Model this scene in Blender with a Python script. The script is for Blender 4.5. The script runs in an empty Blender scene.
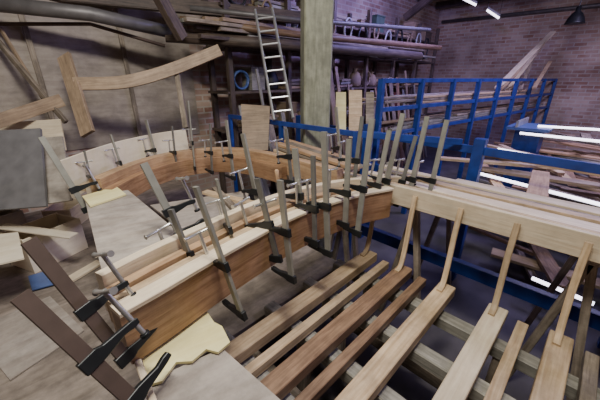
import bpy, math, random
from mathutils import Vector, Matrix
random.seed(7)
H=2.0; PITCH=math.radians(22); S=math.sin(PITCH); C=math.cos(PITCH); Q=math.sqrt(.5)
CAM=Vector((0,0,H))
# ---------- survey helpers: intersect a sight line with a real plane of the building ----------
def ray(px,py):
    x=(px-300)/300; u=(200-py)/300; f=C+S*u
    return Vector((Q*(x+f),Q*(f-x),-S+C*u))
def W(px,py,z):
    r=ray(px,py); return CAM+r*((z-H)/r.z)
def D(px,py,d): return CAM+ray(px,py)*d
V=Vector
# ---------- materials ----------
def newmat(name):
    m=bpy.data.materials.new(name); m.use_nodes=True
    nt=m.node_tree; b=nt.nodes['Principled BSDF']; return m,nt,b
def ramp(nt,stops):
    r=nt.nodes.new('ShaderNodeValToRGB'); e=r.color_ramp.elements
    e[0].position=stops[0][0]; e[0].color=(*stops[0][1],1)
    e[1].position=stops[-1][0]; e[1].color=(*stops[-1][1],1)
    for p,c in stops[1:-1]:
        k=e.new(p); k.color=(*c,1)
    return r
def wood(name,light,dark,rough=.6,gs=14,stain=.35,coord='UV'):
    m,nt,b=newmat(name); N=nt.nodes.new; L=nt.links.new
    tc=N('ShaderNodeTexCoord'); oi=N('ShaderNodeObjectInfo')
    mul=N('ShaderNodeMath'); mul.operation='MULTIPLY'; mul.inputs[1].default_value=37
    L(oi.outputs['Random'],mul.inputs[0])
    add=N('ShaderNodeVectorMath'); add.operation='ADD'
    L(tc.outputs[coord],add.inputs[0]); L(mul.outputs[0],add.inputs[1])
    mp=N('ShaderNodeMapping'); mp.inputs['Scale'].default_value=(1.1,gs,1.1)
    L(add.outputs[0],mp.inputs['Vector'])
    n=N('ShaderNodeTexNoise'); n.inputs['Scale'].default_value=3.0; n.inputs['Detail'].default_value=5; n.inputs['Distortion'].default_value=.5
    L(mp.outputs[0],n.inputs['Vector'])
    mid=tuple((a+c)/2 for a,c in zip(light,dark))
    r=ramp(nt,[(.3,dark),(.48,mid),(.68,light)]); L(n.outputs['Fac'],r.inputs[0])
    n2=N('ShaderNodeTexNoise'); n2.inputs['Scale'].default_value=3.5; n2.inputs['Detail'].default_value=6; n2.inputs['Roughness'].default_value=.7
    L(add.outputs[0],n2.inputs['Vector'])
    r2=ramp(nt,[(.35,(1-stain,)*3),(.62,(1,1,1))]); L(n2.outputs['Fac'],r2.inputs[0])
    mx=N('ShaderNodeMix'); mx.data_type='RGBA'; mx.blend_type='MULTIPLY'; mx.inputs[0].default_value=1
    L(r.outputs[0],mx.inputs[6]); L(r2.outputs[0],mx.inputs[7])
    hs=N('ShaderNodeHueSaturation'); mr=N('ShaderNodeMapRange'); mr.inputs[3].default_value=.82; mr.inputs[4].default_value=1.15
    L(oi.outputs['Random'],mr.inputs[0]); L(mr.outputs[0],hs.inputs['Value']); L(mx.outputs[2],hs.inputs['Color'])
    L(hs.outputs[0],b.inputs['Base Color']); b.inputs['Roughness'].default_value=rough
    bp=N('ShaderNodeBump'); bp.inputs['Strength'].default_value=.25; bp.inputs['Distance'].default_value=.01
    L(n.outputs['Fac'],bp.inputs['Height']); L(bp.outputs[0],b.inputs['Normal'])
    return m
def plain(name,c,rough=.5,metal=0,var=.3,scale=8,emit=None,es=0):
    m,nt,b=newmat(name); N=nt.nodes.new; L=nt.links.new
    tc=N('ShaderNodeTexCoord'); n=N('ShaderNodeTexNoise'); n.inputs['Scale'].default_value=scale; n.inputs['Detail'].default_value=6
    L(tc.outputs['Object'],n.inputs['Vector'])
    r=ramp(nt,[(.3,tuple(k*(1-var) for k in c)),(.7,c)]); L(n.outputs['Fac'],r.inputs[0])
    L(r.outputs[0],b.inputs['Base Color']); b.inputs['Roughness'].default_value=rough; b.inputs['Metallic'].default_value=metal
    if emit: b.inputs['Emission Color'].default_value=(*emit,1); b.inputs['Emission Strength'].default_value=es
    return m
def brick(name):
    m,nt,b=newmat(name); N=nt.nodes.new; L=nt.links.new
    tc=N('ShaderNodeTexCoord'); br=N('ShaderNodeTexBrick')
    br.inputs['Scale'].default_value=1; br.inputs['Brick Width'].default_value=.34; br.inputs['Row Height'].default_value=.12; br.inputs['Mortar Size'].default_value=.016
    br.inputs['Color1'].default_value=(.38,.20,.14,1); br.inputs['Color2'].default_value=(.62,.46,.37,1); br.inputs['Mortar'].default_value=(.58,.52,.46,1)
    L(tc.outputs['UV'],br.inputs['Vector'])
    n=N('ShaderNodeTexNoise'); n.inputs['Scale'].default_value=1.4; n.inputs['Detail'].default_value=10; n.inputs['Roughness'].default_value=.75; L(tc.outputs['UV'],n.inputs['Vector'])
    r=ramp(nt,[(.42,(0,0,0)),(.62,(1,1,1))]); L(n.outputs['Fac'],r.inputs[0])
    mx=N('ShaderNodeMix'); mx.data_type='RGBA'; L(r.outputs[0],mx.inputs[0]); L(br.outputs[0],mx.inputs[6]); mx.inputs[7].default_value=(.68,.57,.50,1)
    mx2=N('ShaderNodeMix'); mx2.data_type='RGBA'; mx2.inputs[0].default_value=.55; L(mx.outputs[2],mx2.inputs[7]); L(br.outputs[0],mx2.inputs[6])
    n3=N('ShaderNodeTexNoise'); n3.inputs['Scale'].default_value=.6; n3.inputs['Detail'].default_value=7; L(tc.outputs['UV'],n3.inputs['Vector'])
    r3=ramp(nt,[(.34,(.45,.42,.41)),(.62,(1,1,1))]); L(n3.outputs['Fac'],r3.inputs[0])
    m3=N('ShaderNodeMix'); m3.data_type='RGBA'; m3.blend_type='MULTIPLY'; m3.inputs[0].default_value=1; L(mx2.outputs[2],m3.inputs[6]); L(r3.outputs[0],m3.inputs[7])
    L(m3.outputs[2],b.inputs['Base Color']); b.inputs['Roughness'].default_value=.9
    return m
M=dict(
 pine=wood('pine',(.73,.56,.36),(.50,.35,.20)),
 pale=wood('pale_pine',(.85,.74,.55),(.70,.57,.40),stain=.2),
 orange=wood('larch',(.60,.41,.24),(.40,.24,.13)),
 mahog=wood('mahogany',(.52,.32,.18),(.30,.16,.08),rough=.5),
 brown=wood('brown_oak',(.36,.23,.14),(.17,.10,.06),rough=.5),
 tan=wood('tan_board',(.46,.34,.23),(.28,.20,.13)),
 old=wood('weathered',(.42,.35,.27),(.20,.16,.12),stain=.5),
 greyw=wood('grey_timber',(.42,.40,.34),(.24,.23,.19),stain=.4),
 greyply=wood('grey_plywood',(.50,.45,.39),(.36,.31,.26),gs=5,stain=.4),
 cream=wood('cream_plywood',(.90,.82,.66),(.80,.70,.53),gs=4,stain=.15),
 yellow=wood('yellow_plywood',(.86,.80,.42),(.72,.64,.28),gs=4,stain=.15),
 wallply=wood('wall_plywood',(.46,.40,.34),(.34,.29,.245),gs=5,stain=.3),
 darkw=wood('dark_timber',(.16,.12,.09),(.06,.04,.035),stain=.4),
 col=wood('column_wood',(.34,.35,.26),(.22,.23,.16),gs=8,stain=.4),
 floor=wood('platform_floor',(.38,.32,.27),(.24,.20,.16),gs=6,stain=.5),
 steel=plain('clamp_steel',(.40,.40,.35),.42,.45),
 dsteel=plain('dark_clamp_steel',(.24,.24,.22),.42,.45),
 rust=plain('oxidised_steel',(.14,.10,.08),.55,.4),
 black=plain('black_iron',(.03,.033,.035),.4,.5),
 chrome=plain('chrome_screw',(.75,.75,.72),.3,.8),
 alu=plain('aluminium',(.72,.74,.76),.35,.7),
 blue=plain('blue_paint',(.02,.06,.32),.45,0,.5,5),
 concrete=plain('concrete',(.12,.11,.12),.9,0,.5,2),
 ceil=plain('ceiling_board',(.12,.10,.10),.9),
 duct=plain('grey_duct',(.20,.19,.19),.5,.4),
 grey=plain('grey_sheet',(.17,.165,.17),.7,.0),
 redp=plain('dull_red_plastic',(.20,.06,.05),.5), whitep=plain('white_plastic',(.45,.45,.47),.5), bluep=plain('light_blue_plastic',(.08,.14,.34),.4),
 blackp=plain('black_rubber',(.03,.03,.035),.6), greenp=plain('green_tin',(.08,.13,.10),.5), card=plain('cardboard',(.32,.24,.16),.8),
 tube=plain('lit_tube',(1,1,1),.4,0,0,1,(.90,.86,1.0),4.5),
 brick=brick('brick'))
# ---------- geometry helpers ----------
def rect(w,h,c=.004):
    c=min(c,w*.3,h*.3); a=w/2; b=h/2
    return [(-a+c,-b),(a-c,-b),(a,-b+c),(a,b-c),(a-c,b),(-a+c,b),(-a,b-c),(-a,-b+c)]
def circ(r,n=12): return [(r*math.cos(2*math.pi*i/n),r*math.sin(2*math.pi*i/n)) for i in range(n)]
def sweep_mesh(name,pts,sec,mat,up=(0,0,1),radii=None):
    pts=[V(p) for p in pts]; up=V(up); n=len(pts); k=len(sec); vs=[];ln=[0]
    for i in range(1,n): ln.append(ln[-1]+(pts[i]-pts[i-1]).length)
    for i,p in enumerate(pts):
        t=((pts[min(i+1,n-1)]-pts[i]).normalized()+(pts[i]-pts[max(i-1,0)]).normalized()).normalized()
        u=up if abs(t.dot(up.normalized()))<.98 else V((0,1,0)) if abs(t.y)<.9 else V((1,0,0))
        s=t.cross(u).normalized(); w=s.cross(t).normalized(); r=radii[i] if radii else 1
        vs+= [p+s*(a*r)+w*(b*r) for a,b in sec]
    per=[0]
    for j in range(k):
        a=sec[j];b=sec[(j+1)%k]; per.append(per[-1]+math.hypot(a[0]-b[0],a[1]-b[1]))
    fs=[];uv=[]
    for i in range(n-1):
        for j in range(k):
            j2=(j+1)%k
            fs.append((i*k+j,i*k+j2,(i+1)*k+j2,(i+1)*k+j)); uv.append([(ln[i],per[j]),(ln[i],per[j+1]),(ln[i+1],per[j+1]),(ln[i+1],per[j])])
    fs.append(tuple(range(k))[::-1]); uv.append([(sec[j][0]*.3,sec[j][1]) for j in range(k)][::-1])
    fs.append(tuple(range((n-1)*k,n*k))); uv.append([(sec[j][0]*.3,sec[j][1]) for j in range(k)])
    me=bpy.data.meshes.new(name); me.from_pydata([tuple(v) for v in vs],[],fs)
    ul=me.uv_layers.new(name='UVMap'); idx=0
    for f in uv:
        for c in f: ul.data[idx].uv=c; idx+=1
    me.materials.append(mat)
    if k>8:
        for p in me.polygons: p.use_smooth=len(p.vertices)==4
    import bmesh
    bm=bmesh.new(); bm.from_mesh(me); bmesh.ops.recalc_face_normals(bm,faces=bm.faces); bm.to_mesh(me); bm.free()
    return me
def link(o):
    bpy.context.scene.collection.objects.link(o); return o
def tag(o,label=None,category=None,group=None,kind=None):
    if label:o['label']=label
    if category:o['category']=category
    if group:o['group']=group
    if kind:o['kind']=kind
    return o
def put(name,me,parent=None,**k):
    o0=me.vertices[0].co.copy(); me.transform(Matrix.Translation(-o0))
    o=link(bpy.data.objects.new(name,me))
    if parent: o.parent=parent; o.location=o0-parent.location
    else: o.location=o0
    return tag(o,**k)
def empty(name,loc,**k):
    o=link(bpy.data.objects.new(name,None)); o.location=loc; o.empty_display_size=.1; return tag(o,**k)
def beam(name,pts,w,h,mat,up=(0,0,1),cham=.004,parent=None,**k):
    return put(name,sweep_mesh(name,pts,rect(w,h,cham),M[mat],up),parent,**k)
def rod(name,pts,r,mat,parent=None,n=12,**k):
    return put(name,sweep_mesh(name,pts,circ(r,n),M[mat]),parent,**k)
def box(name,c,size,mat,rot=0,parent=None,cham=.006,**k):
    c=V(c); dx=V((math.cos(rot),math.sin(rot),0))*size[0]/2
    return beam(name,[c-dx,c+dx],size[1],size[2],mat,cham=cham,parent=parent,**k)
def panel(name,q,th,mat,parent=None,**k):
    q=[V(p) for p in q]; n=(q[1]-q[0]).cross(q[3]-q[0]).normalized()
    if n.z<0: n=-n
    ax=(q[1]-q[0]).normalized(); ay=n.cross(ax)
    m=len(q); vs=q+[p-n*th for p in q]
    fs=[tuple(range(m)),tuple(range(m,2*m))[::-1]]+[(i,m+i,m+(i+1)%m,(i+1)%m) for i in range(m)]
    me=bpy.data.meshes.new(name); me.from_pydata([tuple(v) for v in vs],[],fs); ul=me.uv_layers.new(name='UVMap'); i=0
    for f in me.polygons:
        for vi in f.vertices:
            d=me.vertices[vi].co-q[0]; ul.data[i].uv=(d.dot(ax),d.dot(ay)+d.dot(n)); i+=1
    me.materials.append(M[mat])
    import bmesh
    bm=bmesh.new(); bm.from_mesh(me); bmesh.ops.recalc_face_normals(bm,faces=bm.faces); bm.to_mesh(me); bm.free()
    return put(name,me,parent,**k)
def smooth(pts,n=6):
    pts=[V(p) for p in pts]; out=[]
    P=[pts[0]*2-pts[1]]+pts+[pts[-1]*2-pts[-2]]
    for i in range(1,len(P)-2):
        for j in range(n):
            t=j/n; a,b,c,d=P[i-1],P[i],P[i+1],P[i+2]
            out.append(.5*((2*b)+(c-a)*t+(2*a-5*b+4*c-d)*t*t+(3*b-a-3*c+d)*t**3))
    return out+[pts[-1]]
# ---------- room shell ----------
LF=-.8; CZ=5.6; XW=14.5; YW=6.2; XB=-4.5; YB=-6
panel('floor',[(XB,YB,LF),(XW,YB,LF),(XW,YW,LF),(XB,YW,LF)],.15,'concrete',kind='structure')
panel('ceiling',[(XB,YB,CZ+.15),(XW,YB,CZ+.15),(XW,YW,CZ+.15),(XB,YW,CZ+.15)],.15,'ceil',kind='structure')
def vwall(name,a,b,mat):
    a=V(a);b=V(b);d=(b-a).normalized(); nrm=V((-d.y,d.x,0))*.15
    if nrm.dot(V((5,0,0))-a)>0: nrm=-nrm
    vs=[a+V((0,0,LF)),b+V((0,0,LF)),b+V((0,0,CZ)),a+V((0,0,CZ))]; vs+= [v+nrm for v in vs]
    fs=[(0,1,2,3),(7,6,5,4),(0,4,5,1),(1,5,6,2),(2,6,7,3),(3,7,4,0)]
    me=bpy.data.meshes.new(name); me.from_pydata([tuple(v) for v in vs],[],fs); ul=me.uv_layers.new(name='UVMap'); i=0
    for f in me.polygons:
        for vi in f.vertices:
            c=me.vertices[vi].co; ul.data[i].uv=((c-a).dot(d),c.z); i+=1
    me.materials.append(M[mat]); put(name,me,kind='structure')
vwall('wall_back',(XW,YW,0),(XB,YW,0),'brick') 
vwall('wall_right',(XW,YB,0),(XW,YW,0),'brick')
vwall('wall_left',(XB,YW,0),(XB,YB,0),'brick')
vwall('wall_front',(XB,YB,0),(XW,YB,0),'brick')
panel('floor',[(XB,1.75,0),(2.45,1.75,0),(2.45,YW-.01,0),(XB,YW-.01,0)],.08,'floor',kind='structure')
for i,(x,z) in enumerate([(6,5.25),(8.5,5.25),(10.6,4.75),(12.4,4.75),(14.0,4.75)]):
    beam('trim_%d'%(i+1),[(x,YB+.05,z),(x,YW-.05,z)],.16,.24,'darkw',kind='structure')
# ---------- column ----------
cc=D(315,100,4.6); cc.z=0
beam('column',[(cc.x,cc.y,LF),(cc.x,cc.y,CZ)],.40,.40,'col',up=(.75,1,0),cham=.02,label='thick square green-grey timber column behind the boat frame',category='column')
# ---------- boat: stringers ----------
side=[(2.72,-2.2),(2.72,-1),(2.70,.2),(2.69,1.0),(2.66,1.8),(2.64,2.6),(2.6,3.2),(2.48,3.65),(2.2,3.98),(1.85,4.12),(1.5,4.12),(1.1,3.98),(.78,3.76),(.5,3.52)]
pth=smooth([V((x,y,.0)) for x,y in side])
def offs(path,o,z):
    out=[]
    for i,p in enumerate(path):
        t=(path[min(i+1,len(path)-1)]-path[max(i-1,0)]).normalized(); out.append(V((p.x-t.y*o,p.y+t.x*o,z)))
    return out
beam('sheer_stringer',offs(pth,0,.92),.045,.195,'pale',label='long pale pine plank bent around the rounded stern',category='boat plank')
st=[p for p in pth if p.y>1.85]
beam('inner_stringer',offs(st,.095,.97),.12,.22,'orange',label='thick orange-brown laminated stringer clamped around the stern',category='boat plank')
beam('inner_stringer',offs(st[6:],.21,.87),.09,.22,'mahog',label='lower brown lamination inside the stern curve',category='boat plank')
beam('outer_stringer',offs(pth,-.055,.98),.045,.07,'pine',label='outer lamination strip along the boat side',category='boat plank')
# near curved laminated beam
b1=smooth([W(98,274,1.12),W(150,248,1.12),W(200,226,1.12),W(250,204,1.12),W(300,188,1.11),W(350,179,1.08),W(400,176,1.04)])
beam('laminated_board',[p-V((0,0,.12)) for p in b1],.06,.24,'pale',label='deep pale pine lamination of the clamped cross beam',category='laminated beam')
b2=smooth([W(114,310,1.05),W(160,285,1.05),W(200,262,1.05),W(250,235,1.05),W(300,211,1.04),W(350,195,1.03),W(390,187,1.02)])
beam('laminated_board',[p-V((0,0,.165)) for p in b2],.08,.29,'mahog',label='thick reddish-brown front lamination of the clamped cross beam',category='laminated beam')
beam('laminated_board',[p-V((0,0,.011)) for p in b2],.10,.026,'pale',label='pale batten capping the brown front lamination',category='laminated beam')
b3=[p*.68+q*.32 for p,q in zip(b1,b2)]; b4=[p*.38+q*.62 for p,q in zip(b1,b2)]
beam('laminated_board',[p-V((0,0,.14)) for p in b3],.06,.2,'orange',label='middle lamination strip between the clamped boards',category='laminated beam')
beam('laminated_board',[p-V((0,0,.14)) for p in b4],.06,.2,'pine',label='inner lamination strip between the clamped boards',category='laminated beam')
# ---------- ribs and floor timbers ----------
ribm=['pine','brown','pine','pale','pine','pine','orange']
for i,y in enumerate([1.45,1.05,.64,.23,-.18,-.6,-1.0]):
    x0=[.72,.48,.1,-.1,-.1,-.1,-.1][i]
    beam('floor_timber',[(x0,y,.18),(2.56,y,.20)],.14,.10,ribm[i],cham=.006,label='long %s floor timber laid across the hull'%('dark brown' if i==1 else 'light pine'),category='boat timber',group='floor timbers of the hull')
    if i!=2: beam('floor_timber',[(x0+.03,y-.185,.15),(2.56,y-.18,.165)],.075,.08,['pine','brown','old','pine','old','pine','old'][i],label='narrow floor timber laid close beside a thicker one',category='boat timber',group='floor timbers of the hull')
    r=smooth([(2.40,y+.02,.255),(2.46,y+.02,.27),(2.51,y+.025,.34),(2.56,y+.035,.50),(2.60,y+.045,.70),(2.645,y+.05,.97)],4)
    beam('hull_rib',r,.026,.045,'pine',up=(0,1,0),label='slim honey-coloured wooden rib rising to the side stringer',category='boat rib',group='hull ribs')
for x in (.85,1.35,1.85,2.33):
    beam('keelson_beam',[(x,-2.2,.04),(x,1.75,.04)],.12,.11,'greyw',cham=.01,label='grey lengthwise bearer under the floor timbers',category='beam',group='bearers under the hull')
for x in (1.1,1.6,2.1):
    beam('support_beam',[(x,-2.2,-.35),(x,1.7,-.35)],.12,.14,'old',cham=.01,label='dark lengthwise support timber low under the hull',category='beam',group='bearers under the hull')
for x in (.85,1.35,1.85,2.33):
    for y in (-1.2,.1,1.3):
        beam('support_post',[(x,y,LF),(x,y,-.015)],.1,.1,'old',cham=.01,label='rough square prop under the hull bearers',category='post',group='props under the hull')
for x in (1.1,1.6,2.1):
    for y in (-1.0,.3,1.5):
        beam('support_post',[(x,y,LF),(x,y,-.42)],.1,.1,'old',cham=.01,label='short square prop under a low support timber',category='post',group='props under the hull')
beam('blue_steel_beam',[(3.15,-2.5,.12),(3.15,2.2,.12)],.08,.14,'blue',label='blue painted steel beam beside the hull',category='beam')
# ---------- planks outside the hull ----------
for i in range(9):
    x=2.88+i*.115; y0=-2.3+random.random()*.3; y1=1.6+random.random()*.9-(i%3)*.3
    beam('long_plank',[(x+random.uniform(-.01,.02),y0,.83+.012*(i%3)),(x-.02,y1,.86+.01*(i%2))],.1,.03+.015*(i%2),['pale','pine','old','pale'][i%4],label='long sawn plank lying beside the boat side',category='plank',group='planks lying beside the hull')
for i in range(9):
    x=2.84+(i%3)*.12; z=.84+.05*(i//3)+.045
    beam('stacked_plank',[(x,1.95+random.random()*.2,z+.05),(x+.01,3.4-random.random()*.3,z+.14)],.11,.04,random.choice(['pale','pine','old','orange']),label='sawn plank in a stack beside the boat stern',category='plank',group='plank stack beside the stern')
for y in (-1.6,-.2,1.2,2.2,3.2):
    t=empty('trestle',(3.2,y,LF),label='wooden trestle carrying long planks',category='trestle',group='trestles under the planks')
    x1=3.95 if y<2 else 3.2; dz=.04 if y>2 else 0
    beam('top_rail',[(2.83,y,.77+dz),(x1,y,.77+dz)],.08,.08,'old',parent=t)
    for x in (2.95,x1-.05):
        beam('leg',[(x,y-.25,LF),(x,y,.75)],.06,.06,'old',parent=t); beam('leg',[(x,y+.25,LF),(x,y,.75)],.06,.06,'old',parent=t)
# ---------- deck sheets ----------
panel('plywood_sheet',[W(84,196,.95),W(128,190,.95),W(188,240,.95),W(103,276,.95)],.02,'greyply',label='grey stained plywood sheet laid inside the stern frame',category='plywood')
panel('plywood_sheet',[W(82,196,.97),W(116,186,.97),W(126,194,.97),W(90,206,.97)],.015,'yellow',label='yellow-faced plywood strip by the stern frame',category='plywood')
panel('plywood_sheet',[W(136,340,.72),W(206,310,.72),W(214,322,.72),W(222,326,.72),W(230,342,.72),W(218,352,.72),W(206,349,.72),W(192,361,.72),W(176,362,.72),W(162,381,.72),W(150,384,.72)],.015,'yellow',label='yellow-green plywood offcut with a ragged edge',category='plywood')
panel('plywood_sheet',[W(140,385,.695),W(222,348,.695),W(292,410,.695),W(150,430,.695)],.02,'greyply',label='grey plywood sheet below the cross beam',category='plywood')
beam('edge_strip',[W(138,362,.74),W(156,410,.74)],.03,.03,'pale',label='thin pale batten along a plywood edge',category='batten')
panel('plywood_sheet',[W(150,205,.60),W(250,190,.60),W(240,215,.60),W(190,235,.60)],.02,'greyply',label='worn plywood sheet lying low inside the stern',category='plywood')
beam('loose_board',[W(205,192,.62),W(258,205,.62)],.1,.04,'pine',label='pine board lying on the low plywood sheet',category='board')
beam('loose_board',[W(215,188,.62),W(238,212,.64)],.08,.04,'old',label='old board lying across the low plywood sheet',category='board')
for (x,y) in [(165,208),(238,205),(195,228)]:
    p=W(x,y,.58); beam('wood_block',[(p.x,p.y,0 if p.y>1.75 else LF),(p.x,p.y,.575)],.1,.1,'old',label='wooden block supporting a plywood sheet',category='block',group='blocks on the platform')
# ---------- clamps ----------
def polyx(name,poly,w,mat):
    n=len(poly); vs=[(-w/2,y,z) for y,z in poly]+[(w/2,y,z) for y,z in poly]
    fs=[tuple(range(n)),tuple(range(n,2*n))[::-1]]+[(i,(i+1)%n,n+(i+1)%n,n+i) for i in range(n)]
    me=bpy.data.meshes.new(name); me.from_pydata(vs,[],fs); me.materials.append(M[mat])
    import bmesh
    bm=bmesh.new(); bm.from_mesh(me); bmesh.ops.recalc_face_normals(bm,faces=bm.faces); bmesh.ops.bevel(bm,geom=bm.edges[:],offset=.003,segments=1,affect='EDGES'); bm.to_mesh(me); bm.free(); return me
JAW=polyx('jaw',[(-.040,-.020),(.042,-.020),(.14,-.008),(.178,-.016),(.210,-.016),(.214,.010),(.18,.018),(.06,.030),(.034,.042),(-.040,.042)],.030,'black')
scp=[];scr=[]
for i in range(61): scp.append((0,.195,-.07+i*.0045)); scr.append(1 if i%2 else .8)
SCREW=sweep_mesh('screw',scp,circ(.013,10),M['chrome'],radii=scr)
TBAR=sweep_mesh('tommy_bar',[(-.095,.195,.19),(-.088,.195,.19),(.088,.195,.19),(.095,.195,.19)],circ(.010,10),M['chrome'],radii=[1.7,1,1,1.7])
HANDLE=sweep_mesh('handle',[(0,.195,.12),(0,.195,.135),(0,.195,.18),(0,.195,.23),(0,.195,.24)],circ(.02,12),M['orange'],radii=[.6,1,.8,1,.5])
PAD=sweep_mesh('pad',[(0,.195,-.085),(0,.195,-.07)],circ(.022,12),M['black'])
BARS={}
def clamp(tx,ty,bx,by,zb=.72,frac=.35,jd=(0,1,0),mat='steel',sc=.95,handle=False,flip=False,d=None,group='bar clamps on the boat frame'):
    Pb=W(bx,by,zb) if d is None else D(bx,by,d); dep=(Pb-CAM).dot(V((Q*C,Q*C,-S)))
    est=math.hypot(tx-bx,ty-by)*dep/300; Pt=D(tx,ty,dep-.3*est)
    z=(Pt-Pb).normalized(); L=(Pt-Pb).length/sc; j=V(jd); y=(j-z*j.dot(z)).normalized(); x=y.cross(z)
    Lk=(round(L*20)/20,mat)
    if Lk not in BARS: BARS[Lk]=sweep_mesh('bar',[(0,0,0),(0,0,Lk[0])],rect(.020,.06 if mat=='rust' else .052 if mat=='steel' else .042,.002),M[mat],up=(0,1,0))
    lab={'steel':'long grey steel bar clamp with black iron jaws','rust':'large brown oxidised bar clamp with black iron jaws','dsteel':'slim dark steel bar clamp with a steel screw'}[mat]
    e=link(bpy.data.objects.new('bar_clamp',None)); e.empty_display_size=.1
    e.matrix_world=Matrix.Translation(Pb)@Matrix((x,y,z)).transposed().to_4x4()@Matrix.Scale(sc,4)
    tag(e,lab+(', wooden handle' if handle else ', steel tommy bar'),'clamp',group)
    s=frac*Lk[0]
    def ch(n,me,zz,fl=False):
        o=link(bpy.data.objects.new(n,me)); o.parent=e; o.location=(0,0,zz)
        if fl: o.scale=(1,1,-1)
        return o
    ch('bar',BARS[Lk],0)
    if not flip:
        ch('fixed_jaw',JAW,.04,True); ch('sliding_jaw',JAW,s); ch('screw',SCREW,s); ch('pad',PAD,s); ch('handle',HANDLE if handle else TBAR,s)
    else:
        ch('fixed_jaw',JAW,s); ch('sliding_jaw',JAW,.1,True); ch('screw',SCREW,.1,True); ch('pad',PAD,.1,True); ch('handle',HANDLE if handle else TBAR,.1,True)
A=(1,0,0); L_=(-.35,1,0); R_=(.3,1,0)
clamp(16,292,138,405,frac=.42,jd=(1,.25,.0),mat='rust',sc=.95,zb=.78)
clamp(28,240,128,362,frac=.45,jd=(1,.25,.0),mat='rust',sc=.9,zb=.8)
clamp(40,135,88,212,frac=.3,jd=A,zb=.8)
clamp(84,150,96,200,frac=.45,zb=.82,mat='dsteel',sc=.8)
clamp(110,133,128,186,frac=.45,zb=.84,sc=.85)
clamp(145,166,182,238,frac=.35,zb=.95,jd=A)
clamp(146,120,160,172,frac=.42,zb=.84,sc=.85,jd=L_)
clamp(172,126,177,172,frac=.42,zb=.84,mat='dsteel',sc=.8)
clamp(188,100,195,170,frac=.4,zb=.84,sc=.9,jd=R_)
clamp(210,124,212,174,frac=.42,zb=.84,mat='dsteel',sc=.8)
clamp(226,118,234,180,frac=.4,zb=.84,sc=.9)
clamp(196,188,243,318,frac=.42)
clamp(170,208,207,300,frac=.5,mat='dsteel',jd=L_)
clamp(216,178,238,262,frac=.4,zb=.85,mat='steel',sc=.9,jd=R_)
clamp(243,135,262,222,frac=.35,zb=.85)
clamp(257,178,278,262,frac=.45,zb=.8,mat='dsteel',jd=L_)
clamp(280,180,292,282,frac=.5)
clamp(286,128,292,185,frac=.5,zb=.9,mat='dsteel')
clamp(295,150,303,234,frac=.45,zb=.8,handle=True,jd=L_)
clamp(313,156,315,246,frac=.42,zb=.78,mat='dsteel')
clamp(324,133,328,256,frac=.42)
clamp(336,108,342,175,frac=.4,zb=.9,mat='steel',sc=.85,jd=R_)
clamp(349,142,345,228,frac=.4,zb=.8,mat='steel')
clamp(372,120,357,236,frac=.42,handle=True)
clamp(362,118,353,190,frac=.4,zb=.9,mat='dsteel',jd=L_)
clamp(390,128,371,218,frac=.38,mat='steel',sc=.9)
clamp(403,114,379,214,frac=.34)
clamp(416,136,395,206,frac=.34,mat='dsteel',jd=L_)
clamp(427,118,406,208,frac=.32,mat='steel')
clamp(447,120,427,204,frac=.28)
# ---------- blue railings ----------
def rail(name,p0,p1,n,zs,zbase,ztop,label,w=.06,rh=.055):
    e=empty(name,V((p0[0],p0[1],zbase)),label=label,category='railing'); p0=V((*p0,0));p1=V((*p1,0))
    for i in range(n):
        p=p0.lerp(p1,i/(n-1)); beam('post',[(p.x,p.y,zbase),(p.x,p.y,ztop)],w,w,'blue',up=(1,0,0),parent=e)
    for z in zs: beam('rail',[(p0.x,p0.y,z),(p1.x,p1.y,z)],.045,rh,'blue',parent=e)
    return e
rail('blue_railing',(4.1,-2.37),(4.5,4.5),5,[1.15,.62],LF,1.3,'stout blue painted steel railing running past the boat',.13,.10)
rl=rail('blue_railing',(3.27,2.25),(3.22,5.1),3,[1.34],LF,1.37,'blue painted steel railing passing before the timber column',.06,.07)
beam('rail',[(3.27,2.25,1.34),(4.24,1.27,1.24)],.045,.08,'blue',parent=rl)
a=D(382,80,5.0); b=D(556,80,10.6)
rail('blue_rack',(a.x,a.y),(b.x,b.y),9,[1.97,1.5,1.05],LF,2.0,'tall blue painted steel rack along the workshop',.095,.075)
for i in range(34):
    t0=random.uniform(0,.35); t1=random.uniform(.6,1); lv=i%2; k=i//2
    o=V((-.02,.12+.12*(k%6),[1.10,1.56][lv]+.05*(k//6)))
    p=a.lerp(b,t0)+o; q=a.lerp(b,t1)+o; p.z=o.z;q.z=o.z
    beam('stored_plank',[p,q],.1,.04,random.choice(['pine','old','tan','greyw','old']),label='long stored plank on the blue rack',category='plank',group='planks on the blue rack')
# ---------- back storage shelving ----------
sx0,sx1,sy=3.3,12.5,5.3
sh=empty('storage_shelving',(sx0,sy,LF),label='long dark timber storage shelving packed with materials',category='shelf')
shz=(1.0,1.75,2.55,3.2)
for z in shz:
    beam('shelf_board',[(sx0,sy+.3,z),(sx1,sy+.3,z)],.75,.05,'darkw',parent=sh)
for i in range(7):
    x=sx0+.1+i*(sx1-sx0-.2)/6
    for yy in (sy-.04,sy+.62): beam('upright',[(x,yy,LF),(x,yy,3.7)],.1,.1,'darkw',parent=sh)
kinds=['card','whitep','bluep','redp','greenp','old','old','tan','blackp','darkw','greyw','greyw','card']
def can(x,y,z,r,h,mat):
    e=empty('paint_can',(x,y,z),label='paint tin standing on a storage shelf',category='can',group='tins on the shelving')
    rod('can_body',[(x,y,z),(x,y,z+h*.02),(x,y,z+h)],r,mat,parent=e,n=16); rod('can_lid',[(x,y,z+h),(x,y,z+h+.015)],r*.92,'alu',parent=e,n=16)
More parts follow.
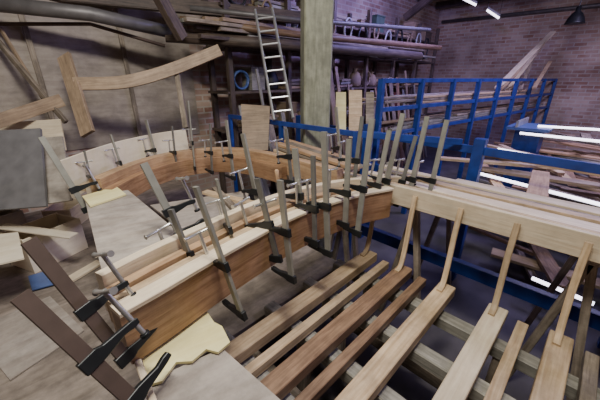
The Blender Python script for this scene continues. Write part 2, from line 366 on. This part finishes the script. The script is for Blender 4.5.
def sack(x,y,z,s,mat):
    ps=[(x,y,z),(x,y,z+.04*s),(x+.02,y,z+.2*s),(x,y,z+.38*s),(x-.01,y,z+.46*s),(x,y,z+.52*s)]
    put('sack',sweep_mesh('sack',ps,[(a*(1+.08*math.sin(i*2.3)),b*(1+.1*math.cos(i*1.7))) for i,(a,b) in enumerate(circ(.2*s,14))],M[mat],radii=[.7,1,1.05,.75,.3,.45]),label='tied sack standing on a shelf',category='sack',group='sacks on the shelving')
for z in shz:
    z=z+.03; x=sx0+.3
    while x<sx1-.5:
        k=random.random(); y=sy+.25
        if k<.25:
            w=random.uniform(.2,.5);h=random.uniform(.2,.52); m=random.choice(kinds)
            e=empty('storage_box',(x,y,z),label='storage box with a lid on the shelf',category='box',group='boxes on the shelving')
            box('box_body',(x+w/2,y,z+h/2),(w,.35,h),m,parent=e); box('box_lid',(x+w/2,y,z+h+.015),(w+.03,.38,.03),m,parent=e); x+=w+.04
        elif k<.34:
            r=random.uniform(.07,.14); can(x+r,y-.1,z,r,r*2.2,random.choice(kinds)); x+=2*r+.04
        elif k<.5:
            s=random.uniform(.8,1.1); sack(x+.22*s,y-.03,z,s,random.choice(['card','whitep','greyw','blackp'])); x+=.46*s
        elif k<.64:
            R=random.uniform(.15,.24); x+=R; pts=[(x+R*math.cos(t)*(1+.08*math.sin(t*.2)),y+.03*math.sin(t*1.3)-.1,z+R+.03+R*math.sin(t)) for t in [i*.35 for i in range(60)]]
            rod('hose_coil',pts,.022,random.choice(['blackp','card','blackp','bluep']),n=8,label='coiled hose leaning on the shelf',category='hose',group='hoses on the shelving'); x+=R+.05
        else:
            L=random.uniform(.8,1.8)
            for j in range(9):
                zz=z+.035+.07*(j//3)
                beam('timber_offcut',[(x+random.random()*.3,sy+.03+(j%3)*.15,zz),(x+L-random.random()*.3,sy+.08+(j%3)*.14,zz+random.uniform(0,.03))],.11,.055,random.choice(['old','tan','greyw','pine','old']),label='timber offcut lying on the shelf',category='timber',group='offcuts on the shelving')
            x+=L+.05
for i in range(15):
    z=2.62+.07*(i//3); y=sy-.14-(i%3)*.13
    beam('long_timber',[(2.4+random.random()*1.4,y,z),(7+random.random()*5,y,z+random.uniform(0,.03))],.11,.055,random.choice(['old','darkw','greyw','brown','tan']),label='long timber stored on high brackets',category='timber',group='long timbers on high brackets')
for i,x in enumerate((3.4,5.0,6.8,8.8)):
    beam('wall_bracket',[(x,sy-.5,2.56),(x,sy-.1,2.56)],.06,.06,'rust',label='steel bracket holding long timbers',category='bracket',group='brackets for long timbers')
for i in range(34):
    x=3.5+i*.24+random.uniform(-.04,.04); h=random.uniform(1.3,3.2)
    beam('leaning_board',[(x,sy-.75,LF+.01),(x+random.uniform(-.2,.2),sy-.12,LF+h)],random.uniform(.06,.2),.03,random.choice(['old','tan','greyw','old','card','brown']),up=(0,-1,.2),label='board leaning upright before the shelving',category='board',group='boards leaning on the shelving')
for i in range(12):
    x=4.3+i*.65; z=3.35-.1*(i%2); R=.16+.05*(i%3); y=sy-.1
    pts=[(x+R*.8*math.cos(t),y-.02*math.sin(t*.9),z-R+R*math.sin(t)*1.2) for t in [k*.35 for k in range(50)]]
    rod('rope_coil',pts,.02,['card','whitep','blackp'][i%3],n=8,label='coil of rope hanging on the shelving',category='rope',group='rope coils on the shelving')
rod('grey_duct',[D(-20,2,3.6),D(90,14,4.1),D(170,32,4.75)],.09,'duct',label='thick grey pipe running under the ceiling',category='pipe')
rod('thin_pipe',[D(-20,24,3.9),D(90,24,4.4),D(165,46,4.75)],.025,'rust',label='thin brown pipe under the thick grey one',category='pipe')
rod('long_spar',[D(165,36,4.75),D(290,45,5.5),D(420,56,7.4)],.09,'darkw',label='long dark round spar stored on the wall',category='spar')
rod('long_spar',[D(180,20,4.8),D(300,35,5.6),D(440,48,7.7)],.06,'brown',label='thin brown spar stored high up',category='spar')
rod('thin_pipe',[D(190,8,4.8),D(300,20,5.5),D(430,30,7.4)],.04,'duct',label='grey pipe running high along the storage',category='pipe')
beam('loft_beam',[D(60,-6,4.4),D(300,18,5.9)],.16,.2,'darkw',label='dark timber loft beam',category='beam')
beam('loft_beam',[D(-30,-14,4.0),D(160,4,4.9)],.12,.16,'darkw',label='dark beam above the thick grey pipe',category='beam')
beam('loft_brace',[D(150,-20,4.0),D(182,38,4.6)],.12,.16,'darkw',label='sloping timber brace under the loft',category='beam')
panel('loft_deck',[(-3,5.0,3.85),(6.0,5.0,3.85),(6.0,6.15,3.85),(-3,6.15,3.85)],.06,'darkw',label='dark boarded loft above the storage',category='loft')
for i in range(4):
    x0=-1.75+i*1.22
    panel('wall_sheet',[(x0,YW-.03,.9),(x0+1.2,YW-.03,.9),(x0+1.2,YW-.03,3.3),(x0,YW-.03,3.3)],.02,'wallply',label='grey-brown plywood sheet fixed to the wall',category='plywood',group='plywood sheets on the wall')
for i,x in enumerate([-.55,.67,1.89]):
    beam('wall_batten',[(x,YW-.08,.9),(x,YW-.08,3.3)],.03,.07,'old',up=(1,0,0),label='old batten covering a seam of the wall sheets',category='batten',group='battens on the wall')
def frame_board(pts,w,label,mat='pine'):
    beam('mould_frame',smooth(pts,5),.05,w,mat,up=(0,.2,1),label=label,category='boat mould')
beam('mould_frame',[D(64,56,4.2),D(88,134,4.0)],.2,.05,'tan',up=(-.7,-.7,0),label='upright tan board of a boat mould',category='boat mould')
frame_board([D(74,84,4.12),D(125,82,4.3),D(170,70,4.5),D(220,50,4.7)],.17,'long shaped tan board of a boat mould','tan')
beam('mould_frame',[D(176,66,4.6),D(186,128,4.5)],.08,.05,'old',up=(1,1,0),label='old prop under a shaped mould board',category='boat mould')
beam('leaning_batten',[D(-5,38,3.9),D(66,122,4.1)],.05,.07,'old',label='thin batten leaning against the wall',category='batten')
beam('leaning_batten',[D(0,28,4.0),D(50,110,4.2)],.03,.05,'tan',label='thin batten leaning against the wall',category='batten')
beam('leaning_plank',[D(-10,124,3.6),D(62,100,4.1)],.04,.16,'tan',label='wide old plank leaning among the moulds',category='plank')
so=[p for p in offs(pth,-.2,1.05) if p.y>3.3]; so=[p for p in so if p.x<2.0]
for i,p in enumerate(so): p.z=1.12-.06*(i/len(so))
beam('stern_sheet',so,.02,.40,'cream',label='cream plywood strip standing curved around the stern',category='plywood')
# left clutter
panel('grey_board',[D(-30,132,3.25),D(40,128,3.3),D(46,206,3.05),D(-30,212,3.0)],.03,'grey',label='dark grey sheet standing behind the stern',category='sheet')
panel('tan_board',[D(38,138,3.45),D(62,136,3.45),D(72,200,3.2),D(44,204,3.15)],.02,'greyply',label='tan plywood sheet standing beside the grey one',category='sheet')
panel('plywood_sheet',[D(-20,124,3.9),D(60,119,4.0),D(66,150,3.9),D(-20,158,3.8)],.02,'pale',label='pale plywood sheet standing behind the grey one',category='plywood')
def crate(px,py,w,d,h,rot,mat):
    c=W(px,py,0); c.z=0; e=empty('wooden_crate',c,label='open-topped pale plywood crate on the platform',category='crate',group='crates on the platform')
    u=V((math.cos(rot),math.sin(rot),0)); v=V((-u.y,u.x,0))
    for s in (-1,1):
        beam('side_panel',[c-u*w/2+v*s*d/2+V((0,0,h/2)),c+u*w/2+v*s*d/2+V((0,0,h/2))],.02,h,mat,parent=e)
        beam('end_panel',[c+u*s*(w/2-.012)-v*(d/2-.012)+V((0,0,h/2)),c+u*s*(w/2-.012)+v*(d/2-.012)+V((0,0,h/2))],.02,h-.01,mat,parent=e)
    beam('base_panel',[c-u*(w/2-.02)+V((0,0,.03)),c+u*(w/2-.02)+V((0,0,.03))],d-.03,.02,mat,parent=e)
crate(52,256,.6,.42,.42,.4,'cream'); crate(2,250,.55,.45,.5,.2,'greyply'); crate(72,222,.5,.35,.3,.9,'pale')
beam('loose_board',[W(2,226,.52),W(74,236,.44)],.12,.02,'cream',label='pale board lying across the crates',category='board')
panel('plywood_sheet',[W(-20,268,.51),W(24,258,.51),W(18,232,.51),W(-20,236,.51)],.015,'cream',label='dusty pale plywood sheet lying on a crate',category='plywood')
panel('plywood_sheet',[W(-30,330,.015),W(50,296,.015),W(84,330,.015),W(10,380,.015)],.012,'greyply',label='dusty plywood sheet lying on the platform floor',category='plywood')
beam('loose_board',[W(66,282,.02),W(100,262,.02)],.12,.03,'pale',label='loose pale board on the platform',category='board')
panel('blue_sheet',[W(28,276,.03),W(56,268,.03),W(62,282,.03),W(32,290,.03)],.01,'bluep',label='small blue sheet lying on the floor',category='sheet')
# ---------- ladder ----------
bl=D(274,120,4.6);br_=D(293,118,4.6);tl=D(255,10,4.75);tr=D(272,8,4.75)
e=empty('aluminium_ladder',bl,label='aluminium ladder leaning against the storage shelves',category='ladder')
beam('side_rail',[bl,tl],.03,.055,'alu',parent=e);beam('side_rail',[br_,tr],.03,.055,'alu',parent=e)
for i in range(8):
    t=(i+.6)/8.3; rod('rung',[bl.lerp(tl,t),br_.lerp(tr,t)],.015,'alu',parent=e,n=8)
for (x0,y0,x1,y1,d,m) in [(336,92,346,135,4.9,'yellow'),(349,90,362,138,5.0,'pine'),(366,92,374,130,5.1,'old')]:
    panel('upright_board',[D(x0,y1,d),D(x1,y1,d),D(x1,y0,d+.05),D(x0,y0,d+.05)],.03,m,label='upright board standing behind the boat frame',category='board')
panel('upright_board',[D(243,150,4.7),D(268,150,4.7),D(270,106,4.8),D(241,104,4.8)],.03,'tan',label='green-tan plywood sheet standing behind the boat frame',category='plywood')
# ---------- right-hand workshop below ----------
mb=D(533,122,7.0)
e=empty('blue_machine',(mb.x,mb.y,LF),label='blue painted woodworking machine with a flat table',category='machine')
box('table_top',(mb.x,mb.y,.95),(1.1,.8,.06),'bluep',parent=e); box('machine_body',(mb.x,mb.y,.05),(.6,.5,1.7),'blue',parent=e); box('fence',(mb.x,mb.y+.2,1.05),(1.1,.05,.14),'alu',parent=e)
for i in range(130):
    x=5.2+random.uniform(-.4,6.0); y=random.uniform(-2.8,1.2); z=LF+.1+1.5*(i/130); L=random.uniform(.8,2.6); an=random.uniform(1.1,2.0) if i%3 else random.uniform(0,.8)
    dx=V((math.cos(an),math.sin(an),random.uniform(-.03,.03)))*L/2; c=V((x,y,z))
    beam('lumber_piece',[c-dx,c+dx],random.uniform(.06,.24),.05,random.choice(['pine','old','tan','greyw','orange','brown','old']),label='sawn lumber piece in a heap on the workshop floor',category='lumber',group='heap of lumber in the workshop')
for i,(x0,y0,x1,y1) in enumerate([(498,92,530,58),(506,92,543,44),(520,90,536,50),(534,88,550,62),(512,92,524,66)]):
    beam('leaning_timber',[D(x0,y0,8.7+.1*i),D(x1,y1,9.6+.1*i)],.1,.05,['pine','pale','old','pine','old'][i],label='long timber leaning against the brick wall',category='timber',group='timbers leaning against the brick wall')
beam('leaning_timber',[D(497,88,8.5),D(553,32,9.5)],.15,.05,'pale',label='long pale timber leaning against the brick wall',category='timber')
# lit tubes
for (x0,y0,x1,y1,z) in [(538,126,606,130,1.0),(520,133,606,142,.95),(498,149,606,169,.72),(474,172,606,206,.5),(532,278,594,304,-.35)]:
    p=W(x0,y0,z);q=W(x1,y1,z)
    e=empty('fluorescent_tube',p,label='lit fluorescent tube lamp above the lower workshop',category='lamp',group='fluorescent tubes in the workshop')
    rod('lit_tube',[p,q],.024,'tube',parent=e,n=8); beam('tube_housing',[p+V((.04,0,-.03)),q+V((.04,0,-.03))],.06,.03,'duct',parent=e)
for (x0,y0,x1,y1,d) in [(462,-2,476,5,9.6),(487,10,499,18,9.6)]:
    p=D(x0,y0,d);q=D(x1,y1,d); e=empty('fluorescent_tube',p,label='lit ceiling fluorescent tube hanging on wires',category='lamp',group='fluorescent tubes in the workshop')
    rod('lit_tube',[p,q],.035,'tube',parent=e,n=8); beam('tube_housing',[p+V((0,0,.06)),q+V((0,0,.06))],.1,.06,'whitep',parent=e)
    for s in (p,q): rod('hanging_wire',[s+V((0,0,.08)),(s.x,s.y,CZ)],.006,'black',parent=e,n=6)
pc=D(576,18,8); e=empty('pendant_lamp',pc,label='dark bell-shaped industrial lamp hanging from the roof',category='lamp')
put('lamp_shade',sweep_mesh('lamp_shade',[pc+V((0,0,z)) for z in (-.14,-.1,0,.1,.16,.26)],circ(.2,20),M['black'],radii=[1.15,1.05,.9,.6,.3,.28]),e)
rod('lamp_cord',[pc+V((0,0,.25)),(pc.x,pc.y,CZ)],.012,'black',parent=e,n=8)
rod('wall_pipe',[(XW-.1,-2,4.1),(XW-.1,6,4.2)],.06,'duct',label='grey pipe fixed along the brick wall',category='pipe')
beam('roof_truss',[D(405,18,10),D(440,-10,9)],.15,.2,'darkw',label='dark sloping roof timber',category='beam')
# ---------- lights ----------
def area(loc,tgt,size,en,col,sy=None):
    l=bpy.data.lights.new('l','AREA'); l.energy=en; l.color=col; l.size=size
    if sy: l.shape='RECTANGLE'; l.size_y=sy
    o=link(bpy.data.objects.new('unseen_area_light',l)); o.location=loc; o.rotation_euler=(V(tgt)-V(loc)).to_track_quat('-Z','Y').to_euler()
area((.3,.4,5.2),(1.6,1.3,0),1.4,225,(1,.94,.85),.4)
area((.2,1.8,4.6),(1.0,4.4,.4),1.4,85,(1,.96,.90),.5)
area((9,-.5,4.6),(9,0,0),2.5,300,(.66,.56,1),1.5)
area((7.6,3.0,4.4),(8.0,5.5,1.8),1.2,170,(.38,.32,1),.5)  # added blue-violet light without a fixture, brightens the back storage
area((5.4,-1.0,3.9),(5.2,.3,0),1.2,80,(.55,.5,1),.4)  # added gentle violet fill, no lamp there, lifts the right side
w=bpy.data.worlds.new('w'); bpy.context.scene.world=w; w.use_nodes=True; w.node_tree.nodes['Background'].inputs[0].default_value=(.4,.4,.6,1); w.node_tree.nodes['Background'].inputs[1].default_value=.1
cam=bpy.data.cameras.new('cam'); cam.lens=18; cam.sensor_width=36; cam.clip_start=.02
co=link(bpy.data.objects.new('camera',cam)); co.location=CAM; co.rotation_euler=(math.radians(68),0,math.radians(-45)); bpy.context.scene.camera=co
